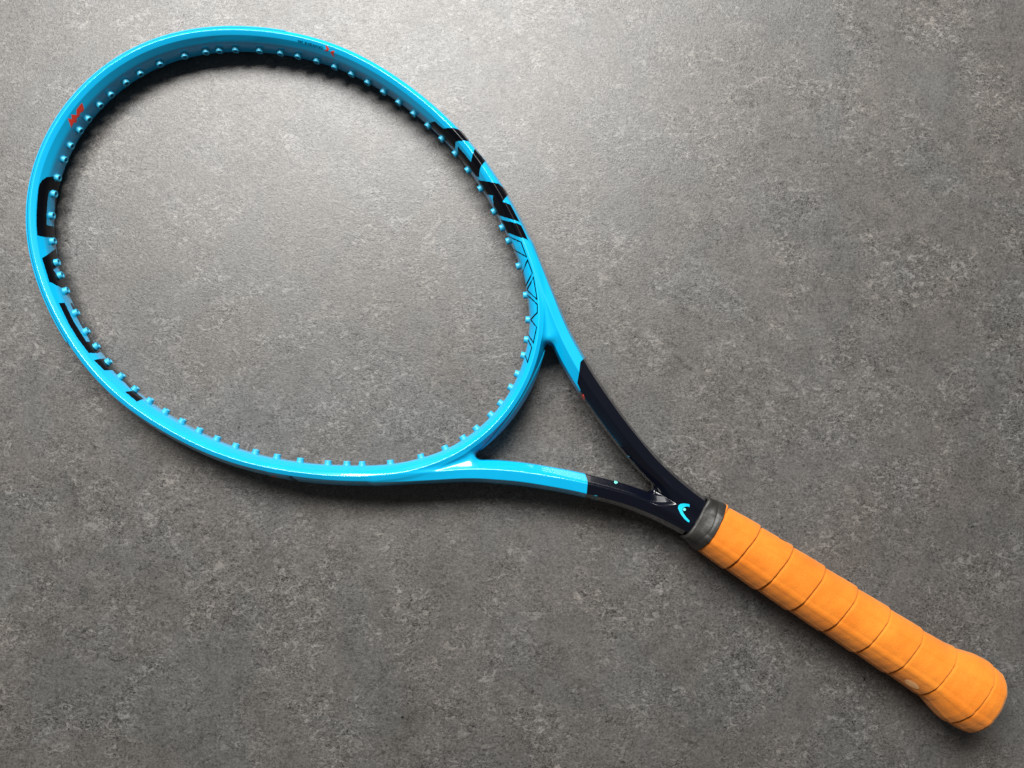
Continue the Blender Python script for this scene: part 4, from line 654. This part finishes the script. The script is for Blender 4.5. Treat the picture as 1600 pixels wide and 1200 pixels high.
# ---- grommets
def grommet_mesh():
    n = 20; prof = [(2.5, -2.2), (2.5, 0.1), (2.45, 0.2), (2.2, 0.28), (2.17, 0.4), (2.15, 2.1), (2.12, 2.22), (2.03, 2.3), (1.9, 2.33), (1.3, 2.33), (1.2, 2.28), (1.12, 2.15), (1.1, -1.5), (0.0, -1.5)]
    V = [(r * math.cos(2*math.pi*j/n), r * math.sin(2*math.pi*j/n), z) for r, z in prof for j in range(n)]
    me = bpy.data.meshes.new("grommet"); me.from_pydata([(x*MM, y*MM, z*MM) for x, y, z in V], [], grid_faces(len(prof), n)); me.update()
    me.polygons.foreach_set("use_smooth", [True] * len(me.polygons)); me.materials.append(M_PLASTIC)
    return me
GM = grommet_mesh()
for u, v in GROM:
    for sg in (1, -1):
        q = np.array([u, v]); i = int(nearest(HOOP, q[None])[0])
        wall = on_hoop(np.array([HOOP_S[i] + (q - HOOP[i]) @ HOOP_T[i]]), np.array([math.pi]))[0]
        d = Vector((-HOOP_N[i][0], -HOOP_N[i][1] * sg, 0))
        o = bpy.data.objects.new("grommet", GM); COL.objects.link(o); o.parent = racket
        o.matrix_local = Matrix.Translation((wall[0]*MM, wall[1]*sg*MM, 0)) @ d.to_track_quat('Z', 'Y').to_matrix().to_4x4()

# ---- handle
def ring(w, h, n, m=192):
    t = 2 * math.pi * (np.arange(m) + 0.5) / m; c, s = np.cos(t), np.sin(t)
    r = (np.abs(c / w) ** n + np.abs(s / h) ** n) ** (-1 / n)
    return t, np.c_[r * c, r * s]
PITCH = 22.9
_oc = rounded_poly([(1, -0.40, 0.34), (1, 0.40, 0.34), (0.52, 1, 0.34), (-0.52, 1, 0.34), (-1, 0.40, 0.34), (-1, -0.40, 0.34), (-0.52, -1, 0.34), (0.52, -1, 0.34)], 10)
_oa = np.unwrap(np.arctan2(_oc[:, 1], _oc[:, 0])); _or = np.hypot(_oc[:, 0], _oc[:, 1])
def oct_ring(w, h, m):
    t = 2 * math.pi * (np.arange(m) + 0.5) / m
    r = np.interp(t, np.r_[_oa - 2*math.pi, _oa, _oa + 2*math.pi], np.r_[_or, _or, _or])
    P = np.c_[r * np.cos(t) * w, r * np.sin(t) * h]
    return np.mod(np.arctan2(P[:, 1], P[:, 0]), 2 * math.pi), P
def build_grip():
    us = np.arange(205.2, 8.0, -0.3); us = np.r_[us, [7.9, 7.75, 7.6, 7.5]]
    us = np.sort(np.unique(us))[::-1]
    W = lambda u: np.interp(u, [7.5, 7.8, 8.4, 9.6, 12, 17, 23, 29, 35, 41, 48, 60, 150, 185, 205], [15.2, 16.4, 17.8, 19.2, 20.5, 21.3, 21.4, 20.9, 19.5, 17.9, 17.0, 16.8, 16.9, 16.5, 16.0])
    Hh = lambda u: np.interp(u, [7.5, 7.8, 8.4, 9.6, 12, 17, 23, 29, 35, 41, 48, 60, 150, 185, 205], [11.5, 13.2, 14.8, 16.5, 18.2, 19.1, 19.4, 18.9, 17.6, 16.2, 15.5, 15.2, 15.2, 15.0, 14.6])
    rnd = np.random.RandomState(4)
    V = []; m = 192
    ph = rnd.rand(8) * 6.28
    for u in us:
        t, R = oct_ring(W(u) - 0.55, Hh(u) - 0.55, m)
        tt = np.mod(t, 2 * math.pi)
        seam = np.interp(tt, [0, 0.5 * math.pi, math.pi, 2 * math.pi], [184.4, 183.2, 178.0, 161.5])
        seam = seam + 0.5 * np.sin(3 * tt + ph[0]) * 0.4
        q = np.mod((u - seam) / PITCH, 1.0)
        h = 0.95 * (1 - q) ** 0.8
        h = h * sm(q, 0.0, 0.035)
        h = h - 0.75 * np.exp(-((1 - q) / 0.035) ** 2) - 0.75 * np.exp(-(q / 0.025) ** 2)
        h = np.where(u > 204.1, h - 0.9, h)
        h = h + 0.05 * np.sin(u * 0.31 + 2 * tt + ph[1]) * np.sin(3 * tt - u * 0.12 + ph[2]) + 0.03 * np.sin(u * 0.9 + 5 * tt + ph[3])
        if u < 11: h = h * max(0, (u - 7.5) / 3.5)
        n = R / np.linalg.norm(R, axis=1)[:, None]
        R = R + n * h[:, None]
        V += [(u, y, z) for y, z in R]
    F = grid_faces(len(us), m)
    k = len(V); V.append((us[0], 0, 0)); V.append((us[-1], 0, 0))
    F += [(k, (j + 1) % m, j) for j in range(m)]; b0 = (len(us) - 1) * m
    F += [(k + 1, b0 + j, b0 + (j + 1) % m) for j in range(m)]
    return mesh_obj("grip", np.array(V) * MM, F, M_GRIP, racket)
grip = build_grip()
grip["label"] = "orange spiral-wrapped overgrip with flared butt"

def build_collar():
    pr = [(204.0, 15.6, 14.4), (204.3, 16.2, 15.0), (206, 16.1, 14.8), (209, 15.6, 14.0), (212, 15.2, 13.3), (214.3, 15.0, 13.0), (215.5, 15.1, 12.9), (216.2, 14.9, 12.6), (216.6, 14.5, 12.1), (216.5, 13.4, 10.8)]
    U = np.array([p[0] for p in pr]); tt_ = np.linspace(0, 1, 44); L = np.r_[0, np.cumsum(np.hypot(np.diff(U), np.diff([p[1] for p in pr])))]; L /= L[-1]
    m = 192; V = []
    for q in tt_:
        u = np.interp(q, L, U); w = np.interp(q, L, [p[1] for p in pr]); h = np.interp(q, L, [p[2] for p in pr])
        t, R = oct_ring(w, h, m); k = float(sm(np.array(u), 207, 215)); R = R * (1 - k) + ring(w * 0.99, h, 5.0, m)[1] * k
        lump = 0.16 * np.sin(2 * t + 1.1 + u * 0.35) * np.sin(u * 0.33 + 3 * t) + 0.07 * np.sin(7 * t + u * 0.8) - 0.25 * np.exp(-((u - 208.2 - 0.8 * np.sin(3 * t)) / 0.5) ** 2) * np.clip(np.sin(t - 0.4), 0, 1)
        n = R / np.linalg.norm(R, axis=1)[:, None]; R = R + n * lump[:, None]
        V += [(u + 0.35 * math.sin(3 * a + 1), y, z) for (y, z), a in zip(R, t)]
    return mesh_obj("collar", np.array(V) * MM, grid_faces(len(tt_), m, flip=True), M_RUBBER, racket)
collar = build_collar()
collar["label"] = "dark grey rubber collar between throat and grip"

# pale oval print low on the side of the grip, and a dark print on its far edge
from mathutils.bvhtree import BVHTree
def on_mesh_film(name, ob, centre, e1, e2, pts, mat):
    bv = BVHTree.FromPolygons([v.co for v in ob.data.vertices], [tuple(p.vertices) for p in ob.data.polygons])
    c = Vector(centre) * MM; n = Vector(e1).cross(Vector(e2)).normalized()
    V = []; F = []
    P2 = [Vector((0, 0))] + [Vector(p) for p in pts]
    for p in P2:
        w = c + (Vector(e1).normalized() * p.x + Vector(e2).normalized() * p.y) * MM
        hitp, nr, _, _ = bv.ray_cast(w + n * 0.03, -n)
        V.append((hitp if hitp else w) + n * 0.00012)
    k = len(pts)
    F = [(0, 1 + i, 1 + (i + 1) % k) for i in range(k)]
    return mesh_obj(name, [tuple(v) for v in V], F, mat, ob)
al = math.radians(38)
on_mesh_film("pale_oval_print", grip, (57, 14, 9), (1, 0, 0), (0, math.sin(al), -math.cos(al)), [(4.6 * math.cos(q), 2.7 * math.sin(q)) for q in np.linspace(0, 2*math.pi, 24, endpoint=False)], M_DOT)

al = math.radians(14)
on_mesh_film("dark_print", grip, (163.5, -15, 3), (1, 0, 0), (0, math.sin(al), math.cos(al)), [(3.2, 0.3), (2.0, 1.5), (-1.5, 1.3), (-3.0, 0.4), (-1.0, -0.6), (2.0, -0.8)], M_INK)
